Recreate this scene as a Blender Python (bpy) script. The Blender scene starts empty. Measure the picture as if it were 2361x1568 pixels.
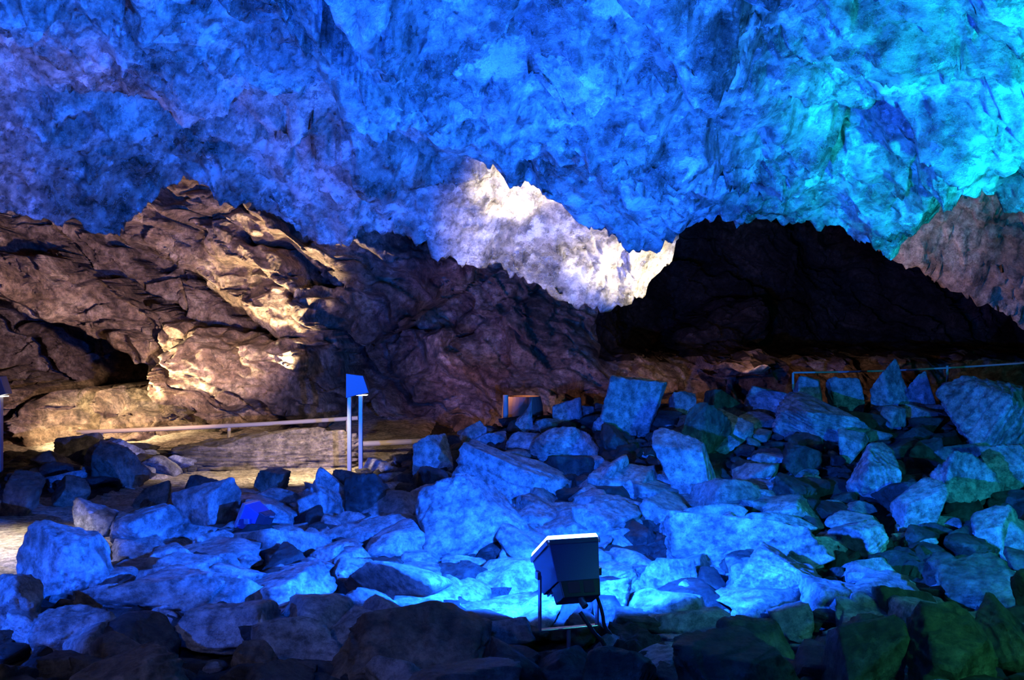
import bpy, bmesh, math, random
import numpy as np
from mathutils import Vector, Matrix, Euler
random.seed(7); rng=np.random.RandomState(11)
scene=bpy.context.scene
scene.view_settings.view_transform='Standard'
scene.view_settings.look='None'

# ------------------------------------------------------------ noise tools
GR=rng.normal(size=(512,3)); GR/=np.linalg.norm(GR,axis=1)[:,None]
def hsh(a,b,c,s):
    h=(a*73856093)^(b*19349663)^(c*83492791)^(s*2654435)
    h=(h^(h>>13))*1274126177
    return (h^(h>>16))
def perlin(P,seed=0):
    P=np.asarray(P,float); Pi=np.floor(P).astype(np.int64); f=P-Pi
    w=f*f*f*(f*(f*6-15)+10); out=np.zeros(len(P))
    for i in (0,1):
        for j in (0,1):
            for k in (0,1):
                g=GR[hsh(Pi[:,0]+i,Pi[:,1]+j,Pi[:,2]+k,seed)&511]
                d=(f-np.array([i,j,k]))
                wt=(w[:,0] if i else 1-w[:,0])*(w[:,1] if j else 1-w[:,1])*(w[:,2] if k else 1-w[:,2])
                out+=wt*np.einsum('ij,ij->i',g,d)
    return out*1.5
def fbm(P,oct=4,seed=0,gain=.5):
    o=0;a=1.
    for i in range(oct):
        o=o+a*perlin(P*(2.03**i),seed+i); a*=gain
    return o
def ridged(P,oct=4,seed=0,gain=.5):
    o=0;a=1.
    for i in range(oct):
        o=o+a*(1-2*np.abs(perlin(P*(2.03**i),seed+i))); a*=gain
    return o
def worley(P,seed=0,facet=False):
    Pi=np.floor(P).astype(np.int64); n=len(P)
    f1=np.full(n,9.);f2=np.full(n,9.);idv=np.zeros(n);fx=np.zeros(n);fy=np.zeros(n)
    for i in (-1,0,1):
        for j in (-1,0,1):
            a=Pi[:,0]+i;b=Pi[:,1]+j
            h=hsh(a,b,a*0,seed)
            jx=((h&1023)/1023.);jy=(((h>>10)&1023)/1023.);v=(((h>>20)&1023)/1023.)
            ex=P[:,0]-a-jx;ey=P[:,1]-b-jy
            d=np.hypot(ex,ey)
            c=d<f1
            f2=np.where(c,f1,np.minimum(f2,d)); idv=np.where(c,v,idv); f1=np.where(c,d,f1)
            fx=np.where(c,ex,fx);fy=np.where(c,ey,fy)
    if facet:
        an=idv*6.283*7; return (np.cos(an)*fx+np.sin(an)*fy)+(idv-.5)*.6, f2-f1
    return f1,f2,idv
def sst(a,b,x):
    t=np.clip((x-a)/(b-a),0,1); return t*t*(3-2*t)

def mk(name,V,F,mat,smooth=True):
    V=np.asarray(V,np.float32);F=np.asarray(F,np.int32);k=F.shape[1]
    me=bpy.data.meshes.new(name)
    me.vertices.add(len(V)); me.vertices.foreach_set('co',V.ravel())
    me.loops.add(F.size); me.loops.foreach_set('vertex_index',F.ravel())
    me.polygons.add(len(F)); me.polygons.foreach_set('loop_start',np.arange(0,F.size,k,dtype=np.int32))
    me.polygons.foreach_set('use_smooth',np.full(len(F),smooth))
    me.update(calc_edges=True); me.validate()
    for m in (mat if isinstance(mat,list) else [mat]): me.materials.append(m)
    ob=bpy.data.objects.new(name,me); scene.collection.objects.link(ob); return ob
def gridfaces(nx,ny,flip=False):
    i=np.arange(nx*ny).reshape(ny,nx)
    F=np.stack([i[:-1,:-1],i[:-1,1:],i[1:,1:],i[1:,:-1]],-1).reshape(-1,4)
    return F[:,::-1] if flip else F

# ------------------------------------------------------------ materials
def rockmat(name,cols,rough=(.45,.85),bump=1.,scale=1.,spec=.5,speck=None,mul=(.3,1.5),dist=.1,fine=1.,streak=None):
    m=bpy.data.materials.new(name); m.use_nodes=True
    nt=m.node_tree; N=nt.nodes; L=nt.links; b=N['Principled BSDF']
    tc=N.new('ShaderNodeTexCoord'); vec=tc.outputs['Object']
    if streak:
        mp=N.new('ShaderNodeMapping'); mp.vector_type='TEXTURE'; mp.inputs['Rotation'].default_value=(0,0,math.radians(streak[0])); mp.inputs['Scale'].default_value=streak[1]
        L.new(vec,mp.inputs[0]); vec=mp.outputs[0]
    def noise(s,det=8,dist=0.,rg=.6,v=None):
        n=N.new('ShaderNodeTexNoise'); n.inputs['Scale'].default_value=s*scale; n.inputs['Detail'].default_value=det
        n.inputs['Distortion'].default_value=dist; n.inputs['Roughness'].default_value=rg
        L.new(v or vec,n.inputs['Vector']); return n
    n1=noise(1.3,7,dist,.75); cr=N.new('ShaderNodeValToRGB'); e=cr.color_ramp.elements
    while len(e)<len(cols): e.new(.5)
    for i,c in enumerate(cols):
        e[i].position=.36+.28*i/(len(cols)-1); e[i].color=(*c,1)
    L.new(n1.outputs['Fac'],cr.inputs['Fac'])
    n2=noise(10,8,0,.8); r2=N.new('ShaderNodeMapRange'); r2.inputs[1].default_value=.4;r2.inputs[2].default_value=.6;r2.inputs[3].default_value=mul[0];r2.inputs[4].default_value=mul[1]
    L.new(n2.outputs['Fac'],r2.inputs[0])
    mx=N.new('ShaderNodeMix'); mx.data_type='RGBA'; mx.blend_type='MULTIPLY'; mx.inputs[0].default_value=.9
    L.new(cr.outputs[0],mx.inputs[6]); L.new(r2.outputs[0],mx.inputs[7])
    last=mx.outputs[2]
    if speck:
        n5=noise(2.6,7,0,.78); r5=N.new('ShaderNodeMapRange'); r5.inputs[1].default_value=.54;r5.inputs[2].default_value=.61
        L.new(n5.outputs['Fac'],r5.inputs[0])
        m5=N.new('ShaderNodeMix'); m5.data_type='RGBA'; L.new(r5.outputs[0],m5.inputs[0]); L.new(last,m5.inputs[6]); m5.inputs[7].default_value=(*speck,1); last=m5.outputs[2]
    L.new(last,b.inputs['Base Color'])
    rr=N.new('ShaderNodeMapRange'); rr.inputs[1].default_value=.35;rr.inputs[2].default_value=.65;rr.inputs[3].default_value=rough[0];rr.inputs[4].default_value=rough[1]
    L.new(n1.outputs['Fac'],rr.inputs[0]); L.new(rr.outputs[0],b.inputs['Roughness'])
    b.inputs['Specular IOR Level'].default_value=spec
    n3=noise(5,9,dist,.72)
    vo=N.new('ShaderNodeTexVoronoi'); vo.feature='DISTANCE_TO_EDGE'; vo.inputs['Scale'].default_value=2.2*scale
    ds=N.new('ShaderNodeMix'); ds.data_type='RGBA'; ds.inputs[0].default_value=.45
    L.new(vec,ds.inputs[6]); L.new(n3.outputs['Color'],ds.inputs[7]); L.new(ds.outputs[2],vo.inputs['Vector'])
    vr=N.new('ShaderNodeMapRange'); vr.inputs[2].default_value=.035; vr.inputs[4].default_value=.25; L.new(vo.outputs['Distance'],vr.inputs[0])
    ad=N.new('ShaderNodeMath'); L.new(n3.outputs['Fac'],ad.inputs[0]); L.new(vr.outputs[0],ad.inputs[1])
    b1=N.new('ShaderNodeBump'); b1.inputs['Distance'].default_value=.14*bump; b1.inputs['Strength'].default_value=1.; L.new(ad.outputs[0],b1.inputs['Height'])
    n4=noise(34,6,0,.8)
    b2=N.new('ShaderNodeBump'); b2.inputs['Distance'].default_value=.045*bump*fine; b2.inputs['Strength'].default_value=1.; L.new(n4.outputs['Fac'],b2.inputs['Height']); L.new(b1.outputs[0],b2.inputs['Normal'])
    L.new(b2.outputs[0],b.inputs['Normal'])
    return m
def plain(name,col,rough=.4,metal=0.,emit=None,es=0):
    m=bpy.data.materials.new(name); m.use_nodes=True; nt=m.node_tree; b=nt.nodes['Principled BSDF']
    n=nt.nodes.new('ShaderNodeTexNoise'); n.inputs['Scale'].default_value=30
    mx=nt.nodes.new('ShaderNodeMix'); mx.data_type='RGBA'; mx.inputs[6].default_value=(*[c*.75 for c in col],1); mx.inputs[7].default_value=(*col,1)
    nt.links.new(n.outputs['Fac'],mx.inputs[0]); nt.links.new(mx.outputs[2],b.inputs['Base Color'])
    b.inputs['Roughness'].default_value=rough; b.inputs['Metallic'].default_value=metal
    if emit: b.inputs['Emission Color'].default_value=(*emit,1); b.inputs['Emission Strength'].default_value=es
    return m
M_ceil=rockmat('limestone_ceiling',[(.10,.085,.07),(.42,.38,.33),(.68,.63,.56)],(.2,.48),1.25,1.15,.9,(.88,.85,.8),(.2,1.45),.1,1.6,(-38,(1.4,.9,1.)))
M_wall=rockmat('brown_cave_wall',[(.09,.055,.035),(.33,.215,.14),(.62,.47,.33)],(.5,.9),1.2)
M_shade=rockmat('recess_painted_shade',[(.012,.009,.008),(.045,.03,.022),(.1,.065,.045)],(.6,.95),.8,spec=.2)  # near-black rock: the right void's shade is put into the base colour
M_boul=rockmat('limestone_boulder',[(.2,.18,.16),(.48,.45,.41),(.72,.69,.64)],(.28,.6),.75,1.6,.7,None,(.25,1.4))
M_brn=rockmat('brown_boulder',[(.1,.075,.05),(.24,.18,.12),(.42,.32,.22)],(.3,.65),.7,1.6,.6)
M_moss=rockmat('mossy_boulder',[(.045,.055,.03),(.13,.145,.08),(.27,.27,.17)],(.3,.65),.75,1.6,.6)
M_drk=rockmat('dark_rubble',[(.03,.027,.02),(.07,.06,.05),(.15,.13,.1)],(.35,.7),.6,1.8,.5)
M_gnd=rockmat('cave_floor_rubble',[(.012,.01,.008),(.04,.034,.028),(.1,.085,.07)],(.5,.9),.6,1.5)
M_side=rockmat('side_wall_rock',[(.1,.06,.04),(.22,.15,.1),(.3,.2,.14)],(.6,.9),1.)

# ------------------------------------------------------------ ceiling
FK=np.array([(-9,3.3),(-5,3.5),(-3.85,3.55),(-2.9,3.52),(-2.35,3.3),(-1.95,3.42),(-1.4,3.5),(-1.04,3.25),(-.7,3.1),(-.456,3.02),(-.326,3.03),(-.228,2.96),(-.065,2.82),(.08,2.88),(.228,2.76),(.522,2.56),(.848,2.44),(1.239,2.36),(1.37,2.5),(1.663,2.6),(1.89,2.59),(2.315,2.6),(2.543,2.44),(2.804,2.26),(2.967,2.5),(3.162,2.72),(3.488,2.74),(3.684,2.6),(3.85,2.52),(4.5,2.4),(6,2.2),(9,1.5)])
RK=np.array([(-9,2.4),(-6.4,2.83),(-4.77,2.79),(-4.24,2.69),(-3.8,2.6),(-3.6,2.8),(-3.03,3.03),(-2.666,2.99),(-2.26,2.87),(-1.78,2.54),(-1.535,2.58),(-1.21,2.52),(-.727,2.5),(-.364,2.34),(-.08,2.3),(.242,2.1),(.444,2.0),(.889,1.95),(1.21,1.99),(1.42,2.2),(1.56,2.6),(1.75,3.6),(2.2,4.6),(9,5.4)])
SK=np.array([(-9,6),(3.2,5),(3.8,2.95),(4.06,2.67),(4.64,2.29),(5.16,2.05),(5.64,1.76),(6.5,1.2),(9,.6)])
def keel(x,y,K,ye,slope,steep,back):
    ze=np.interp(x,K[:,0],K[:,1])
    d=ye-y
    front=ze+slope*np.maximum(d,0)+steep*(1-np.exp(-np.maximum(d,0)/.6))
    bk=ze+back*np.maximum(-d,0)
    return np.where(d>0,front,bk)
def ceil_z(x,y):
    w=.25*np.sin(x*1.3)+.15*np.sin(x*3.1+1)
    zf=keel(x,y,FK,7.5+w*.6,.32,.1,3.5)
    st=.7+.3*sst(-3.0,-1.1,x)
    zr=keel(x,y,RK,9.3+w*.5,.23,st,2.2)
    zs=keel(x,y,SK,11.,1.4,.2,1.2)
    return np.minimum(np.minimum(np.minimum(zf,zr),zs),5.0+.3*np.sin(x*.7+y*.5))
xs=np.arange(-8.6,8.61,.026)
ys=np.concatenate([np.arange(-3,4,.12),np.arange(4,10.6,.018),np.arange(10.6,11.8,.03),np.arange(11.8,19,.08)])
X,Y=np.meshgrid(xs,ys); x=X.ravel();y=Y.ravel()
wj=np.stack([x,y,x*0],1)
z=ceil_z(x+.08*perlin(wj*2.5,200)+.025*perlin(wj*9,203),y+.12*perlin(wj*2.5,201)+.04*perlin(wj*8,204))
P3=np.stack([x,y,z],1)
q=np.stack([x*.8+y*.5,y*.9-x*.25,z*1.2],1)
wp=P3+.35*np.stack([perlin(P3*.9,50),perlin(P3*.9,51),perlin(P3*.9,52)],1)
key=np.minimum(np.abs(y-7.5),np.abs(y-9.3)); key=np.where(x>3.3,np.minimum(key,np.abs(y-11)),key); am=.2+.8*sst(.25,1.3,key); am2=.4+.6*sst(.15,.8,key)
u1=wp[:,0]*.75+wp[:,1]*.75; v1=-wp[:,0]*.6+wp[:,1]*.8
D=np.stack([u1*.35,v1*1.0,wp[:,2]*.6],1)
fc,fe=worley(np.stack([u1*.6,v1*1.1],1)+.3*np.stack([perlin(P3*1.5,210),perlin(P3*1.5,211)],1),12,True)
fc2,fe2=worley(np.stack([u1*1.3,v1*2.4],1)+.35*np.stack([perlin(P3*3,212),perlin(P3*3,213)],1),14,True)
fc3,fe3=worley(np.stack([u1*4.5,v1*7.0],1)+.5*np.stack([perlin(P3*6,214),perlin(P3*6,215)],1),15,True)
crk=np.exp(-(perlin(np.stack([u1*.8,v1*2.2,wp[:,2]],1)+.15*np.stack([perlin(P3*5,216)]*3,1),217)/.03)**2)*sst(0,.4,perlin(P3*.8,218))
crk2=np.exp(-(perlin(np.stack([u1*1.6,v1*3.4,wp[:,2]],1)+.2*np.stack([perlin(P3*6,219)]*3,1),250)/.035)**2)*sst(-.1,.3,perlin(P3*1.3,251))
sw=v1*.75+.3*perlin(P3*.6,240)+.05*perlin(P3*2.5,241); saw=sw-np.floor(sw); saw=np.where(saw<.8,saw/.8,(1-saw)/.2)
rt=1-.35*sst(1.5,3.5,x)
dz=(.30*fbm(q*.45,2,3)-.36*(ridged(D,3,9,.45)-.5)+.36*fc-.30*(saw-.5)*sst(-.3,.2,perlin(P3*.45,244)+.1))*am*rt+(.13*fc2+.17*crk+.07*crk2)*am2+.055*fc3+.04*fbm(wp*3.5,3,20)*am2-.05*np.abs(perlin(wp*6,30))+.024*fbm(P3*14,3,33,.65)
dy=.12*fbm(P3*2.2,4,40); dx=.07*fbm(P3*2.2,3,44)
V=np.stack([x+dx,y+dy,z+dz],1)
ce=mk('ceiling',V,gridfaces(len(xs),len(ys),True),[M_ceil,M_wall,M_shade])
idx=np.arange(len(x)).reshape(len(ys),len(xs))[:-1,:-1].ravel()
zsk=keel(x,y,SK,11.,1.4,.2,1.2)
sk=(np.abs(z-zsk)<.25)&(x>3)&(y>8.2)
br=np.where(sk,1,np.where(y>9.75,np.where(x>1.2,2,1),0))  # rear ceiling on the right takes the rock with painted-in shade
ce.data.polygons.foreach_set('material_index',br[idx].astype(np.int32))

# ------------------------------------------------------------ far wall
def seg(x,z,p,q):
    p=np.array(p);q=np.array(q);d=q-p
    t=np.clip(((x-p[0])*d[0]+(z-p[1])*d[1])/(d@d),0,1)
    return np.hypot(x-p[0]-t*d[0],z-p[1]-t*d[1])
WF=[((-7.2,3.05),(-4.3,1.5),.36,1.3),((-5.0,3.4),(-3.0,2.2),.42,1.2),((-4.2,3.7),(-2.5,3.0),.42,.9),
    ((-3.85,1.1),(-2.7,1.0),.68,1.7),((-2.2,1.9),(-.9,2.65),.42,.9),((-6.2,.15),(-4.4,.2),.78,1.7),((-2.3,2.9),(-1.6,2.7),.4,1.0),
    ((3.0,1.5),(3.7,1.9),.45,2.6),((-3.2,2.2),(-2.5,1.9),.35,1.2)]
def wall_y(x,z,P3):
    base=np.interp(x,[-9,-7,-5,-2,0,3,6,9],[10.8,12.3,13.2,13.6,13.9,14,14,12])
    wx=x+.2*perlin(P3*1.3,60)+.06*perlin(P3*5,62); wz=z+.2*perlin(P3*1.3,61)+.06*perlin(P3*5,63)
    pr=np.clip((2.65-.8*np.abs(wx)-wz),0,.7)*.9
    pr=np.maximum(pr,np.clip((1.5-wz)*.8,0,1.2)*sst(-1.6,-.6,wx))
    for p,q,r,h in WF:
        d=seg(wx,wz,p,q); pr=np.maximum(pr,h*np.power(np.clip(1-(d/r)**2,0,1),.35))
    void=3.8*sst(1.2,2.2,wx)*sst(1.25,1.55,wz)
    hole=2.2*sst(1.0,.75,seg(wx*1.0,wz*1.4,(-7.7,1.75*1.4),(-5.5,1.35*1.4)))*(pr<.1)
    return base-pr+void+hole
xs=np.arange(-9,9.01,.024); zs=np.arange(-.3,5.0,.018)
X,Z=np.meshgrid(xs,zs); x=X.ravel(); z=Z.ravel(); P3=np.stack([x,x*0,z],1)
yy=wall_y(x,z,P3); P3=np.stack([x,yy,z],1)
wp=P3+.3*np.stack([perlin(P3*1.2,70),perlin(P3*1.2,71),perlin(P3*1.2,72)],1)
su=wp[:,0]*.8-wp[:,2]*.6; sv=wp[:,0]*.6+wp[:,2]*.8
fc,fe=worley(np.stack([su*.6,sv*1.4],1)+.15*np.stack([perlin(P3*3,220),perlin(P3*3,221)],1),22,True)
fc2,fe2=worley(np.stack([su*1.3,sv*3.2],1)+.2*np.stack([perlin(P3*4,222),perlin(P3*4,223)],1),23,True)
fc3,fe3=worley(np.stack([su*4,sv*8],1)+.3*np.stack([perlin(P3*8,227),perlin(P3*8,228)],1),24,True)
sw=sv*1.7+.35*perlin(P3*.7,225)+.08*perlin(P3*3,229); saw=sw-np.floor(sw); saw=np.where(saw<.92,saw/.92,(1-saw)/.08)
lf=sst(-.3,-1.8,x)
n=.2*fbm(wp*.8,2,73)-.06*(ridged(np.stack([su*.8,sv*2.5,wp[:,1]],1),3,75)-.5)+.55*fc+.22*fc2+.08*fc3+.10*np.exp(-fe*9)+(.1+.4*lf)*saw+.03*fbm(wp*5,3,79)+.02*fbm(P3*15,3,83,.6)
V=np.stack([x+.08*fbm(P3*2.5,2,85),yy+n,z+.08*fbm(P3*2.5,2,87)],1)
wb=mk('wall_back',V,gridfaces(len(xs),len(zs)),[M_wall,M_shade])
idx=np.arange(len(x)).reshape(len(zs),len(xs))[:-1,:-1].ravel()
dk=((x>1.2)&(z>1.35+.15*perlin(P3*2,230)))  # wall faces in the right void, coloured dark to stand in for shade
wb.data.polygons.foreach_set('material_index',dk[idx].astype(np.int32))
for nm,sx in (('wall_left',-8.2),('wall_right',8.2)):
    ys=np.arange(-3,14,.12); zs=np.arange(-.3,5.4,.12); Yg,Zg=np.meshgrid(ys,zs); yv=Yg.ravel(); zv=Zg.ravel()
    Pn=np.stack([yv*0+sx,yv,zv],1)
    mk(nm,np.stack([sx+.5*fbm(Pn*.7,4,90),yv,zv],1),gridfaces(len(ys),len(zs)),M_side)

# ------------------------------------------------------------ floor
PZ=.33
def path_edge(y): return np.interp(y,[0,5,7,8.5,10,12,14],[-2.75,-2.55,-2.5,-1.6,-1.25,-1.0,-1.0])
def H0(x,y):
    m=np.interp(y,[0,3,4.5,6,7,8,9.5,10.5,12,14],[.35,.32,.14,.13,.25,.42,.71,.71,.45,.6])
    gx=sst(-2.0,.8,x)
    rub=.24+(m-.24)*gx+np.clip(x,0,6)*.03
    mask=sst(-.15,.25,x-path_edge(y))
    pth=PZ+.1*np.clip(y-11,0,3)
    return pth*(1-mask)+rub*mask, mask
def Hs(x,y):
    a,b=H0(np.array([float(x)]),np.array([float(y)])); return float(a[0])
xs=np.arange(-9,9.01,.034)
ys=np.concatenate([np.arange(-3,2.4,.1),np.arange(2.4,10.5,.026),np.arange(10.5,14.8,.05)])
X,Y=np.meshgrid(xs,ys);x=X.ravel();y=Y.ravel();h,mask=H0(x,y)
P3=np.stack([x,y,h*0],1)
W=np.stack([x,y],1)+.25*np.stack([perlin(P3*2,100),perlin(P3*2,101)],1)
f1,f2,idv=worley(W*3.2,5); g1,g2,idg=worley(W*8,6)
lm=np.maximum(mask,sst(.0,.5,-3.0-x+.0*y)*sst(7.6,8.2,y)*sst(11.3,10.8,y)*.6)
cob=.14*idv*sst(0,.25,f2-f1)-.05+.045*idg*sst(0,.3,g2-g1)
n=lm*(cob+.06*fbm(P3*1.5,3,110)+.02*fbm(P3*9,2,112))+(1-lm)*(.02*fbm(P3*1.5,3,115)+.006*fbm(P3*12,2,116))
V=np.stack([x,y,h+n],1)
M_sand=rockmat('sandy_path',[(.3,.22,.15),(.46,.37,.26),(.58,.48,.36)],(.7,.95),.2,2.)
floor=mk('floor',V,gridfaces(len(xs),len(ys)),[M_gnd,M_sand])
mi=((mask+lm)<.4)
idx=np.arange(len(x)).reshape(len(ys),len(xs))[:-1,:-1].ravel()
floor.data.polygons.foreach_set('material_index',mi[idx].astype(np.int32))

# ------------------------------------------------------------ boulders
def ico(n):
    bm=bmesh.new(); bmesh.ops.create_icosphere(bm,subdivisions=n,radius=1)
    v=np.array([q.co[:] for q in bm.verts]); f=np.array([[q.index for q in t.verts] for t in bm.faces]); bm.free(); return v,f
ICO={k:ico(k) for k in (3,4,5,6)}
def rock(lv,size,seed,round_=26,boxy=.6,rough=1.,npl=9):
    r=np.random.RandomState(seed); v,f=ICO[lv]
    pl=[];dd=[]
    for ax in range(3):
        for s in (-1,1):
            if r.rand()<boxy:
                p=np.zeros(3);p[ax]=s;p+=r.normal(size=3)*.25;pl.append(p/np.linalg.norm(p));dd.append(r.uniform(.6,.9))
    for i in range(npl):
        p=r.normal(size=3);pl.append(p/np.linalg.norm(p));dd.append(r.uniform(.58,1.0))
    pl=np.array(pl);dd=np.array(dd)
    c=np.maximum(v@pl.T,0)/dd
    R=1/np.power((c**round_).sum(1)+.66**round_,1/round_)
    q=v*R[:,None]
    off=r.uniform(-50,50,3)
    ax=r.normal(size=3); ax[2]+=1.2; ax/=np.linalg.norm(ax)
    t=(q@ax)*r.uniform(3,6)+.5*perlin(q*1.5+off,12); fr=t-np.floor(t)
    step=np.where(fr<.9,fr/.9,(1-fr)/.1)
    q=q*(1+rough*(.05*fbm(q*1.1+off,2,1)+.04*(ridged(q*2.2+off,3,4)-.6)*.8+.06*(step-.5)))[:,None]
    if lv>3: q=q*(1+rough*(.025*fbm(q*6+off,3,8)-.04*np.abs(perlin(q*np.array([2,2,6])+off,9))))[:,None]
    mn,mxx=q.min(0),q.max(0); q=(q-(mn+mxx)/2)/(mxx-mn)*2
    return q*np.array(size)/2,f
# x, y, width, height, material, kind
B=[(-2.33,5.2,.48,.4,'l',0),(-2.27,6.2,.43,.32,'l',0),(-2.1,6.9,.43,.38,'l',1),(-1.42,7.15,.34,.28,'l',1),(-1.2,7.7,.2,.2,'l',1),
(-1.77,6.0,.3,.22,'l',0),(-1.92,5.6,.32,.22,'l',0),(-1.39,6.2,.35,.2,'l',0),(-1.1,5.9,.34,.18,'l',0),(-1.02,7.4,.44,.36,'d',0),
(-.69,8.8,.42,.4,'l',1),(-.37,9.5,.24,.3,'l',1),(.13,9.8,.24,.4,'l',3),(.55,9.8,.32,.3,'l',0),(1.11,9.3,.6,.56,'l',1),
(1.72,10.,.27,.33,'l',1),(2.07,10.,.42,.32,'m',1),(2.54,10.,.48,.38,'l',1),(2.98,10.,.35,.45,'l',1),(3.36,10.,.36,.47,'l',1),
(3.7,9.8,.38,.58,'l',2),(4.02,9.75,.3,.46,'l',2),(4.4,10.,.22,.34,'l',1),(4.1,8.6,.68,.6,'l',0),(.02,7.8,.92,.42,'l',4),
(.45,8.6,.6,.32,'l',0),(1.32,7.6,.42,.58,'l',1),(1.65,8.5,.5,.5,'m',0),(.83,7.6,.52,.28,'l',4),(2.74,9.,.8,.4,'l',0),
(-.28,6.4,.78,.54,'l',5),(1.4,6.1,1.1,.4,'l',4),(1.38,5.3,.58,.36,'l',0),(2.73,7.4,.48,.42,'l',0),(2.74,6.7,.36,.38,'l',0),
(3.3,7.3,.52,.36,'l',0),(3.8,7.5,.46,.4,'l',0),(2.86,8.4,.27,.26,'l',0),(3.4,8.2,.28,.25,'d',0),(2.2,6.2,.32,.26,'l',0),
(2.45,5.2,.44,.24,'m',0),(1.9,4.8,.34,.24,'m',0),(2.5,4.7,.3,.3,'m',0),(1.62,5.0,.38,.22,'l',0),(-.42,4.1,.7,.3,'b',6),
(-1.38,3.5,.46,.26,'b',0),(-.15,3.3,.44,.3,'b',0),(.37,3.5,.28,.26,'m',0),(.8,3.4,.6,.3,'m',0),(1.26,3.6,.27,.34,'m',1),
(1.57,3.55,.42,.36,'m',0),(-2.3,4.6,.27,.28,'l',0),(-.98,3.9,.22,.2,'b',0),(-3.6,7.3,.38,.28,'b',0),(-3.42,7.75,.28,.22,'b',0),
(-3.38,8.6,.5,.36,'b',0),(-3.78,9.6,.62,.34,'l',0),(-4.2,9.1,.36,.26,'b',0),(-2.8,10.7,.5,.2,'b',0),(-4.4,10.2,.5,.3,'b',0),
(3.05,6.3,.36,.28,'l',0),(-.86,5.4,.27,.22,'l',0),(-.5,5.55,.42,.18,'l',4),(.85,5.5,.36,.24,'l',0),(.6,5.6,.34,.2,'l',0),
(-1.68,4.9,.55,.22,'l',4),(-1.15,5.1,.5,.2,'l',4),(-.05,5.0,.5,.18,'l',4),(-.65,4.8,.35,.18,'l',0),(2.3,8.0,.4,.3,'d',0),
(2.05,7.2,.36,.3,'d',0),(1.95,8.9,.4,.3,'l',0),(.9,8.8,.3,.25,'d',0),(.1,8.9,.35,.25,'l',0),(-.25,8.6,.32,.24,'d',0),(-.6,7.9,.36,.28,'d',0),(-.75,8.3,.26,.2,'d',0),
(3.5,9.2,.3,.25,'l',0),(-1.55,3.9,.35,.2,'b',0),(-.6,3.3,.35,.2,'b',0),(1.05,4.3,.3,.22,'m',0),(1.5,4.2,.36,.2,'m',0),(2.0,4.1,.35,.26,'m',0),
(.35,6.6,.45,.2,'l',4),(.7,6.5,.4,.2,'l',4),(.25,7.1,.42,.22,'l',4),(.75,7.0,.46,.24,'l',4),(-.45,7.2,.4,.2,'d',4),(-1.9,4.3,.4,.2,'l',0),
(-.9,6.5,.4,.24,'l',1),(-1.7,5.35,.4,.22,'l',1),(.45,5.2,.4,.2,'l',1),(.8,4.9,.45,.22,'l',4),(1.9,6.9,.45,.24,'l',4),(-1.3,4.5,.45,.2,'l',4),
(-2.75,6.6,.34,.2,'l',0),(-2.75,7.6,.3,.2,'b',0),(-2.35,7.7,.36,.22,'d',0),(-2.0,8.3,.3,.2,'b',0)]
for i,(bx,by,w,h,mt,kind) in enumerate(B):
    dpt=w*random.uniform(.7,1.0)
    lv=6 if w>.55 else 5
    if kind==0: a=(60,.4,.9,9)
    elif kind==4: a=(60,1.,.9,7)
    elif kind==5: a=(16,.2,.8,12)
    elif kind==6: a=(20,.6,.9,10)
    elif kind==3: a=(50,.0,.4,5)
    else: a=(60,1.,.7,5)
    q,f=rock(lv,(w,dpt,h*1.15),300+i,*a)
    if kind==3: q[:,0]*=np.clip(.9-q[:,2]/h*1.3,.1,1.4)
    if kind==5: q[:,:2]*=(1.05-.5*np.clip(q[:,2:3]/h+.1,-.5,1))
    ob=mk('boulder',q,f,{'l':M_boul,'b':M_brn,'d':M_drk,'m':M_moss}[mt])
    g=Hs(bx,by)
    ob.location=(bx,by,g+h*.42)
    ob.rotation_euler=(random.uniform(-.2,.2),random.uniform(-.25,.25),random.uniform(-.5,.5))
    if kind==2: ob.rotation_euler=(0,-.3,.2)
    if kind in(5,6): ob.rotation_euler=(0,0,0)
q,f=rock(6,(2.0,.75,.7),783,40,.7,1.7,12); ob=mk('rock_ledge',q,f,M_brn); ob.location=(-2.5,9.95,.38)

# rubble
def rubble(n,seed,sizes,zone=(-4.4,5.4,2.9,10.6),flat=(.45,.8),tl=.5):
    random.seed(seed); VV=[];FF=[];off=0;cnt=0
    while cnt<n:
        bx=random.uniform(zone[0],zone[1]);by=random.uniform(zone[2],zone[3])
        e=float(path_edge(by))
        if bx<e+.05 and not(by>8.3 and bx<-3.0): continue
        if abs(bx)>by*.62+.3: continue
        if math.hypot(bx-.25,by-4.4)<.22: continue
        s=random.choice(sizes)*random.uniform(.7,1.3)
        q,f=rock(4 if s>.12 else 3,(s*1.3,s*random.uniform(.8,1.2),s*random.uniform(*flat)),seed*10000+cnt,50,.6,.8,7)
        a=random.uniform(0,6.28);c,sn=math.cos(a),math.sin(a);t=random.uniform(-tl,tl);ct,st=math.cos(t),math.sin(t)
        R=np.array([[c,-sn,0],[sn,c,0],[0,0,1]])@np.array([[1,0,0],[0,ct,-st],[0,st,ct]])
        q=q@R.T+np.array([bx,by,Hs(bx,by)+s*.18+.03])
        VV.append(q);FF.append(f+off);off+=len(q);cnt+=1
    return np.concatenate(VV),np.concatenate(FF)
va,fa=rubble(440,5,[.07,.1,.14,.2,.26])
vc,fc_=rubble(210,8,[.16,.22,.3,.38],(-2.2,2.0,4.5,7.8),(.35,.7),.7)
mk('rubble_stones',np.concatenate([va,vc]),np.concatenate([fa,fc_+len(va)]),M_boul)
vb,fb=rubble(1000,6,[.07,.1,.14,.18,.24])
mk('rubble_stones',vb,fb,M_drk)

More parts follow.
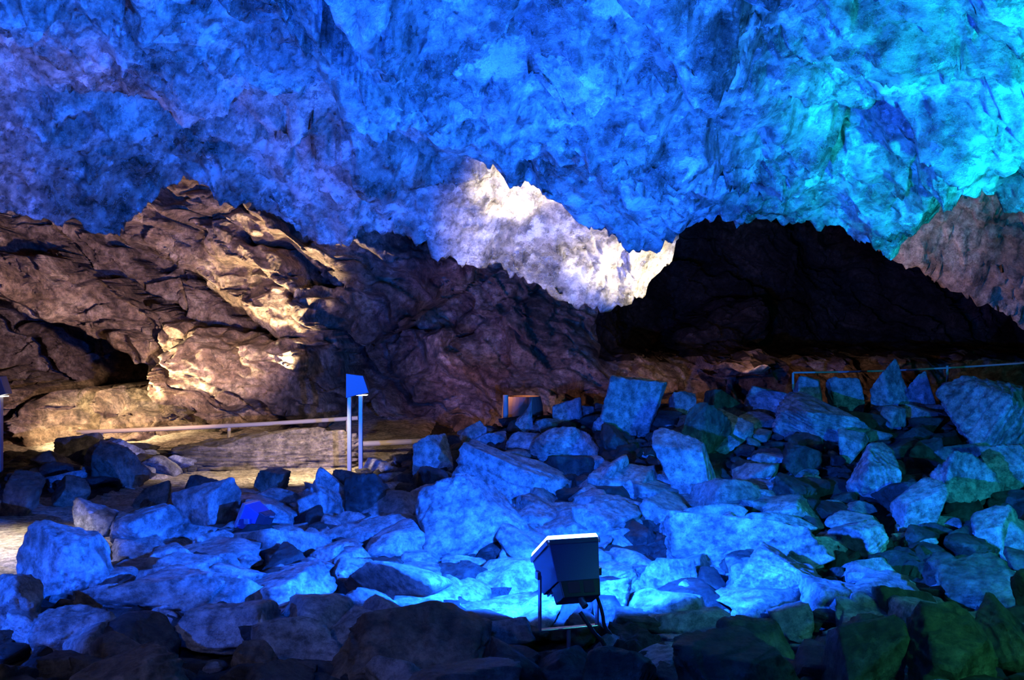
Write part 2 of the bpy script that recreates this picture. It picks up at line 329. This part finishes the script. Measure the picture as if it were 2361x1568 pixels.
# ------------------------------------------------------------ fixtures
def box_bm(bm,c,s,top=None,mi=0):
    t=top or (1,1)
    vs=[]
    for zz,sc in ((-.5,(1,1)),(.5,t)):
        for a,b in ((-.5,-.5),(.5,-.5),(.5,.5),(-.5,.5)):
            vs.append(bm.verts.new((c[0]+a*s[0]*sc[0],c[1]+b*s[1]*sc[1],c[2]+zz*s[2])))
    for f in ((3,2,1,0),(4,5,6,7),(0,1,5,4),(1,2,6,5),(2,3,7,6),(3,0,4,7)):
        bm.faces.new([vs[k] for k in f]).material_index=mi
def objbm(name,bm,mats,parent=None,bev=.004):
    me=bpy.data.meshes.new(name); bmesh.ops.recalc_face_normals(bm,faces=bm.faces); bm.to_mesh(me); bm.free()
    for m in mats: me.materials.append(m)
    ob=bpy.data.objects.new(name,me); scene.collection.objects.link(ob)
    if bev:
        md=ob.modifiers.new('bevel','BEVEL'); md.width=bev; md.segments=2
    if parent: ob.parent=parent
    return ob
def tube(name,pts,r,mat,parent=None):
    cu=bpy.data.curves.new(name,'CURVE'); cu.dimensions='3D'; cu.bevel_depth=r; cu.bevel_resolution=4; cu.use_fill_caps=True
    sp=cu.splines.new('NURBS' if len(pts)>3 else 'POLY'); sp.points.add(len(pts)-1)
    for p,c in zip(sp.points,pts): p.co=(*c,1)
    if len(pts)>3: sp.use_endpoint_u=True; sp.order_u=3
    cu.materials.append(mat); ob=bpy.data.objects.new(name,cu); scene.collection.objects.link(ob)
    if parent: ob.parent=parent
    return ob
M_metal=plain('blue_grey_housing',(.07,.08,.3),.35,.2)
M_rim=plain('silver_rim',(.5,.52,.72),.25,.8)
M_blk=plain('black_rubber',(.03,.03,.05),.4)
M_red=plain('rear_panel',(.16,.05,.06),.5)
M_steel=plain('brushed_steel',(.3,.3,.3),.45,.7)
M_head=plain('bollard_head_paint',(.05,.065,.09),.4,.3)
def floodlight(x,y,z0,lensz,yaw,tilt,lcol,es,sc=1.):
    root=bpy.data.objects.new('floodlight',None); scene.collection.objects.link(root); root.location=(x,y,z0); root.rotation_euler=(0,0,yaw); 
    hz=lensz-z0
    head=bpy.data.objects.new('head',None); scene.collection.objects.link(head); head.parent=root; head.location=(0,0,hz-.15*sc); head.rotation_euler=(tilt,0,0); head.scale=(sc,)*3
    M_lens=plain('glowing_lens',(.5,.7,1) if es>1 else (.03,.06,.2),.2,0,lcol,es)
    bm=bmesh.new()
    box_bm(bm,(0,0,.015),(.185,.2,.15),(1.18,1.2))
    for k in range(-4,5): box_bm(bm,(k*.019,.02,-.062),(.004,.15,.02))
    objbm('housing',bm,[M_metal],head)
    bm=bmesh.new(); t=.016; L_=.25
    box_bm(bm,(0,L_/2-t/2,.1),(.235,t,.024));box_bm(bm,(0,-L_/2+t/2,.1),(.235,t,.024));box_bm(bm,(.11,0,.1),(t,L_,.024));box_bm(bm,(-.11,0,.1),(t,L_,.024))
    objbm('rim',bm,[M_rim],head)
    bm=bmesh.new(); box_bm(bm,(0,0,.119),(.23,L_-.005,.024),(.95,.95)); objbm('lens',bm,[M_lens],head,.006)
    bm=bmesh.new(); box_bm(bm,(0.0,-.055,-.095),(.16,.11,.07),(1.1,1.1)); objbm('junction_box',bm,[M_blk],head)
    bm=bmesh.new(); box_bm(bm,(-.03,-.113,-.09),(.05,.004,.045)); objbm('label',bm,[M_red],head,0)
    bm=bmesh.new(); box_bm(bm,(.035,-.113,-.09),(.045,.004,.05)); objbm('cover_plate',bm,[M_red],head,0)
    tube('cable_gland',[(.0,-.09,-.125),(.0,-.1,-.15),(.005,-.11,-.17)],.014,M_steel,head)
    w=.128*sc; zp=hz-.15*sc; zb=hz-.38*sc
    bm=bmesh.new()
    box_bm(bm,(-w,0,(zp+zb)/2),(.008,.03,zp-zb));box_bm(bm,(w,0,(zp+zb)/2),(.008,.03,zp-zb));box_bm(bm,(0,0,zb),(2*w,.03,.008))
    box_bm(bm,(-w-.008,0,zp),(.016,.035,.035));box_bm(bm,(w+.008,0,zp),(.016,.035,.035))
    objbm('bracket',bm,[M_rim],root,.002)
    tube('stem',[(0,0,zb),(0,0,-.08)],.01,M_rim,root)
    tube('cable',[(.0,-.14,hz-.28*sc),(.03,-.17,hz-.33*sc),(.07,-.15,hz-.38*sc),(.13,-.08,hz-.42*sc),(.2,0,.0)],.009,M_blk,root)
    tube('cable_tail',[(.12,-.02,hz-.24*sc),(.145,-.04,hz-.31*sc),(.15,-.04,hz-.38*sc),(.2,-.02,hz-.42*sc),(.24,.0,.0)],.008,M_blk,root)
    return root
floodlight(.25,4.4,.16,.73,.3,-.5,(.3,.65,1),12,1.05)
floodlight(-1.70,6.62,.2,.52,1.2,-1.15,(.02,.06,.4),.3,.72)
floodlight(-3.3,3.2,.33,.88,.3,-.4,(.05,.2,1),6)
floodlight(3.4,3.9,.3,.85,-.5,-.4,(.02,.8,.9),6)

def bollard(x,y,z,yaw):
    root=bpy.data.objects.new('path_bollard_light',None); scene.collection.objects.link(root); root.location=(x,y,z); root.rotation_euler=(0,0,yaw)
    bm=bmesh.new()
    box_bm(bm,(-.055,0,.4),(.036,.05,.84));box_bm(bm,(.05,0,.38),(.036,.05,.78));box_bm(bm,(0,0,.01),(.15,.06,.03));box_bm(bm,(0,0,.765),(.1,.05,.02))
    objbm('post_frame',bm,[M_steel],root,.003)
    bm=bmesh.new()
    pts=[(-.08,.73),(-.08,.96),(.08,.94),(.135,.78),(-.01,.75)]
    a=[bm.verts.new((p[0],-.06,p[1])) for p in pts]; b=[bm.verts.new((p[0],.06,p[1])) for p in pts]
    bm.faces.new(a); bm.faces.new(b[::-1])
    for i in range(len(pts)): j=(i+1)%len(pts); bm.faces.new([a[i],a[j],b[j],b[i]])
    objbm('lamp_head',bm,[M_head],root,.004)
    bm=bmesh.new(); box_bm(bm,(.06,0,.757),(.1,.08,.006)); objbm('lamp_glass',bm,[plain('warm_lamp_glass',(1,.9,.7),.3,0,(1,.9,.75),6)],root,0)
    return root
bollard(-1.46,9.3,PZ,0)
bollard(-4.72,9.1,PZ,0)
bollard(-3.75,5.9,PZ,.5)

M_wood=plain('weathered_wood',(.5,.38,.25),.7)
hr=bpy.data.objects.new('handrail',None); scene.collection.objects.link(hr)
tube('rail',[(-4.75,10.9,.59),(-4.0,10.9,.62),(-3.1,10.92,.66),(-2.5,10.95,.69),(-1.7,11.,.74)],.024,M_wood,hr)
for px,pz in ((-4.5,.6),(-3.1,.66),(-1.8,.72)): tube('post',[(px,10.93,.25),(px,10.93,pz)],.02,M_wood,hr)
tube('wooden_kerb_pole',[(-1.75,10.9,.46),(-.9,10.9,.5)],.03,M_wood)
rb=bpy.data.objects.new('rope_barrier',None); scene.collection.objects.link(rb)
tube('rope',[(3.1,11,1.24),(3.9,11,1.25),(4.8,11,1.29),(5.7,11,1.35),(6.5,11,1.4)],.011,M_wood,rb)
for px in (3.1,4.8,6.4): tube('post',[(px,11,.5),(px,11,1.24+.045*(px-3.1))],.014,M_wood,rb)
bm=bmesh.new(); pr=[(.2,0),(.225,.1),(.235,.25),(.225,.4),(.2,.5),(.18,.5),(.18,.46)]
rings=[[bm.verts.new((r*math.cos(t*math.pi/16),r*math.sin(t*math.pi/16),zz)) for t in range(32)] for r,zz in pr]
for a,b in zip(rings,rings[1:]):
    for i in range(32): bm.faces.new([a[i],a[(i+1)%32],b[(i+1)%32],b[i]])
bm.faces.new(rings[-1]); ob=objbm('barrel',bm,[plain('rusty_drum',(.2,.11,.06),.7)],None,0); ob.location=(.12,11.2,.47)
tube('wooden_post',[(-.07,10.9,.5),(-.07,10.9,1.0)],.03,M_wood)

# ------------------------------------------------------------ lights
def spot(name,loc,tgt,col,W,ang,blend=.5,r=.05):
    l=bpy.data.lights.new(name,'SPOT'); l.color=col; l.energy=W; l.spot_size=math.radians(ang); l.spot_blend=blend; l.shadow_soft_size=r
    o=bpy.data.objects.new(name,l); scene.collection.objects.link(o); o.location=loc
    o.rotation_euler=(Vector(tgt)-Vector(loc)).to_track_quat('-Z','Y').to_euler(); return o
BL=(.006,.09,1.); BC=(.01,.115,1.); TE=(.005,.5,.72); WM=(1.,.8,.5)
spot('blue_beam',(.25,4.5,.98),(.2,8,2.0),BL,2100,176,.15,.02)
spot('blue_beam_left',(-3.2,3.4,1.1),(-2,7,4.6),BC,2300,105,.6,.02)
spot('blue_beam_left_low',(-3.2,3.4,1.1),(-1.2,6.5,.4),BL,620,80,.8,.02)
spot('blue_beam_mid',(-1.6,6.5,.75),(-2.2,8.6,3.2),BC,160,130,.6)
spot('blue_beam_high',(1.9,4.2,.9),(-.8,6.6,4.0),(.015,.22,1),900,84,.7,.02)
spot('teal_beam',(3.35,4.1,1.15),(3.6,6.3,3.7),TE,2100,84,.5,.06)
spot('teal_beam_rear',(2.6,5.6,.9),(3.3,7.3,2.7),TE,130,80,.7,.06)
spot('teal_beam_low',(3.35,4.1,1.25),(3.0,7.5,.3),(.01,.4,.6),480,90,.8,.02)
# warm
spot('purple_wash',(-3.8,5.6,1.0),(-3.6,9.0,3.0),(1,.6,.55),190,80,.8)
spot('warm_up_a',(-.6,7.1,.75),(.25,9.0,2.55),(1,.8,.45),640,44,.8)
spot('warm_up_hot',(-.1,7.6,.9),(0.03,8.75,3.05),(1,.85,.55),1900,24,.8)
spot('warm_up_b',(2.1,8.4,1.25),(1.3,9.1,2.15),(1,.85,.55),1100,34,.7)
spot('warm_wall_a',(-2.4,10.9,1.0),(-2.85,12.6,2.35),WM,1900,38,.7)
spot('warm_wall_b',(-4.7,11.0,1.0),(-3.6,12.2,1.6),WM,1100,60,.6)
spot('warm_wall_c',(-5.2,10.3,1.5),(-4.9,12.0,.5),WM,1100,52,.7)
spot('warm_wall_fill',(-2.9,9.6,1.4),(-5.2,13,2.4),(1,.68,.5),850,100,.8)
spot('path_lamp_a',(-3.6,6.0,1.25),(-3.4,6.0,.3),(1,.92,.75),260,95,.8)
spot('path_lamp_b',(-1.75,9.0,1.15),(-2.2,9.7,.2),(1,.8,.55),170,120,.6)
spot('warm_right',(3.4,10.2,1.6),(4.8,10.6,2.4),(1,.6,.35),90,80,.8)
spot('warm_mid',(-.5,10.8,1.2),(.5,13,1.2),(1,.5,.25),75,120,.8)
spot('purple_mid',(-1.3,10.2,1.3),(.2,13,2.0),(.55,.35,.7),60,90,.8)
spot('recess_fill',(2.6,10.8,1.6),(3.8,16,2.0),(.4,.5,.9),45,100,.8)  # added faint fill for the right void, no fixture behind it
spot('bank_glow',(2.4,10.9,1.9),(3.0,13,.9),(1,.5,.22),110,100,.8)
spot('fill_front_blue',(-.4,.4,2.4),(-.2,4.8,.2),(.01,.1,1),230,60,.8,.3)
spot('fill_front',(-2.2,.6,2.6),(-1.7,3.5,.3),(.85,.75,.5),70,54,.8,.3)
spot('fill_front_teal',(3.3,1.0,2.6),(2.2,4.0,.3),(.08,.8,.5),330,46,.8,.3)

w=bpy.data.worlds.new('cave_dark'); scene.world=w; w.use_nodes=True
w.node_tree.nodes['Background'].inputs[0].default_value=(.002,.003,.006,1); w.node_tree.nodes['Background'].inputs[1].default_value=1

cam=bpy.data.cameras.new('camera'); cam.lens=35.07; cam.sensor_width=36; cam.clip_start=.05
co=bpy.data.objects.new('camera',cam); scene.collection.objects.link(co); co.location=(0,0,1.6); co.rotation_euler=(math.pi/2,0,0)
scene.camera=co
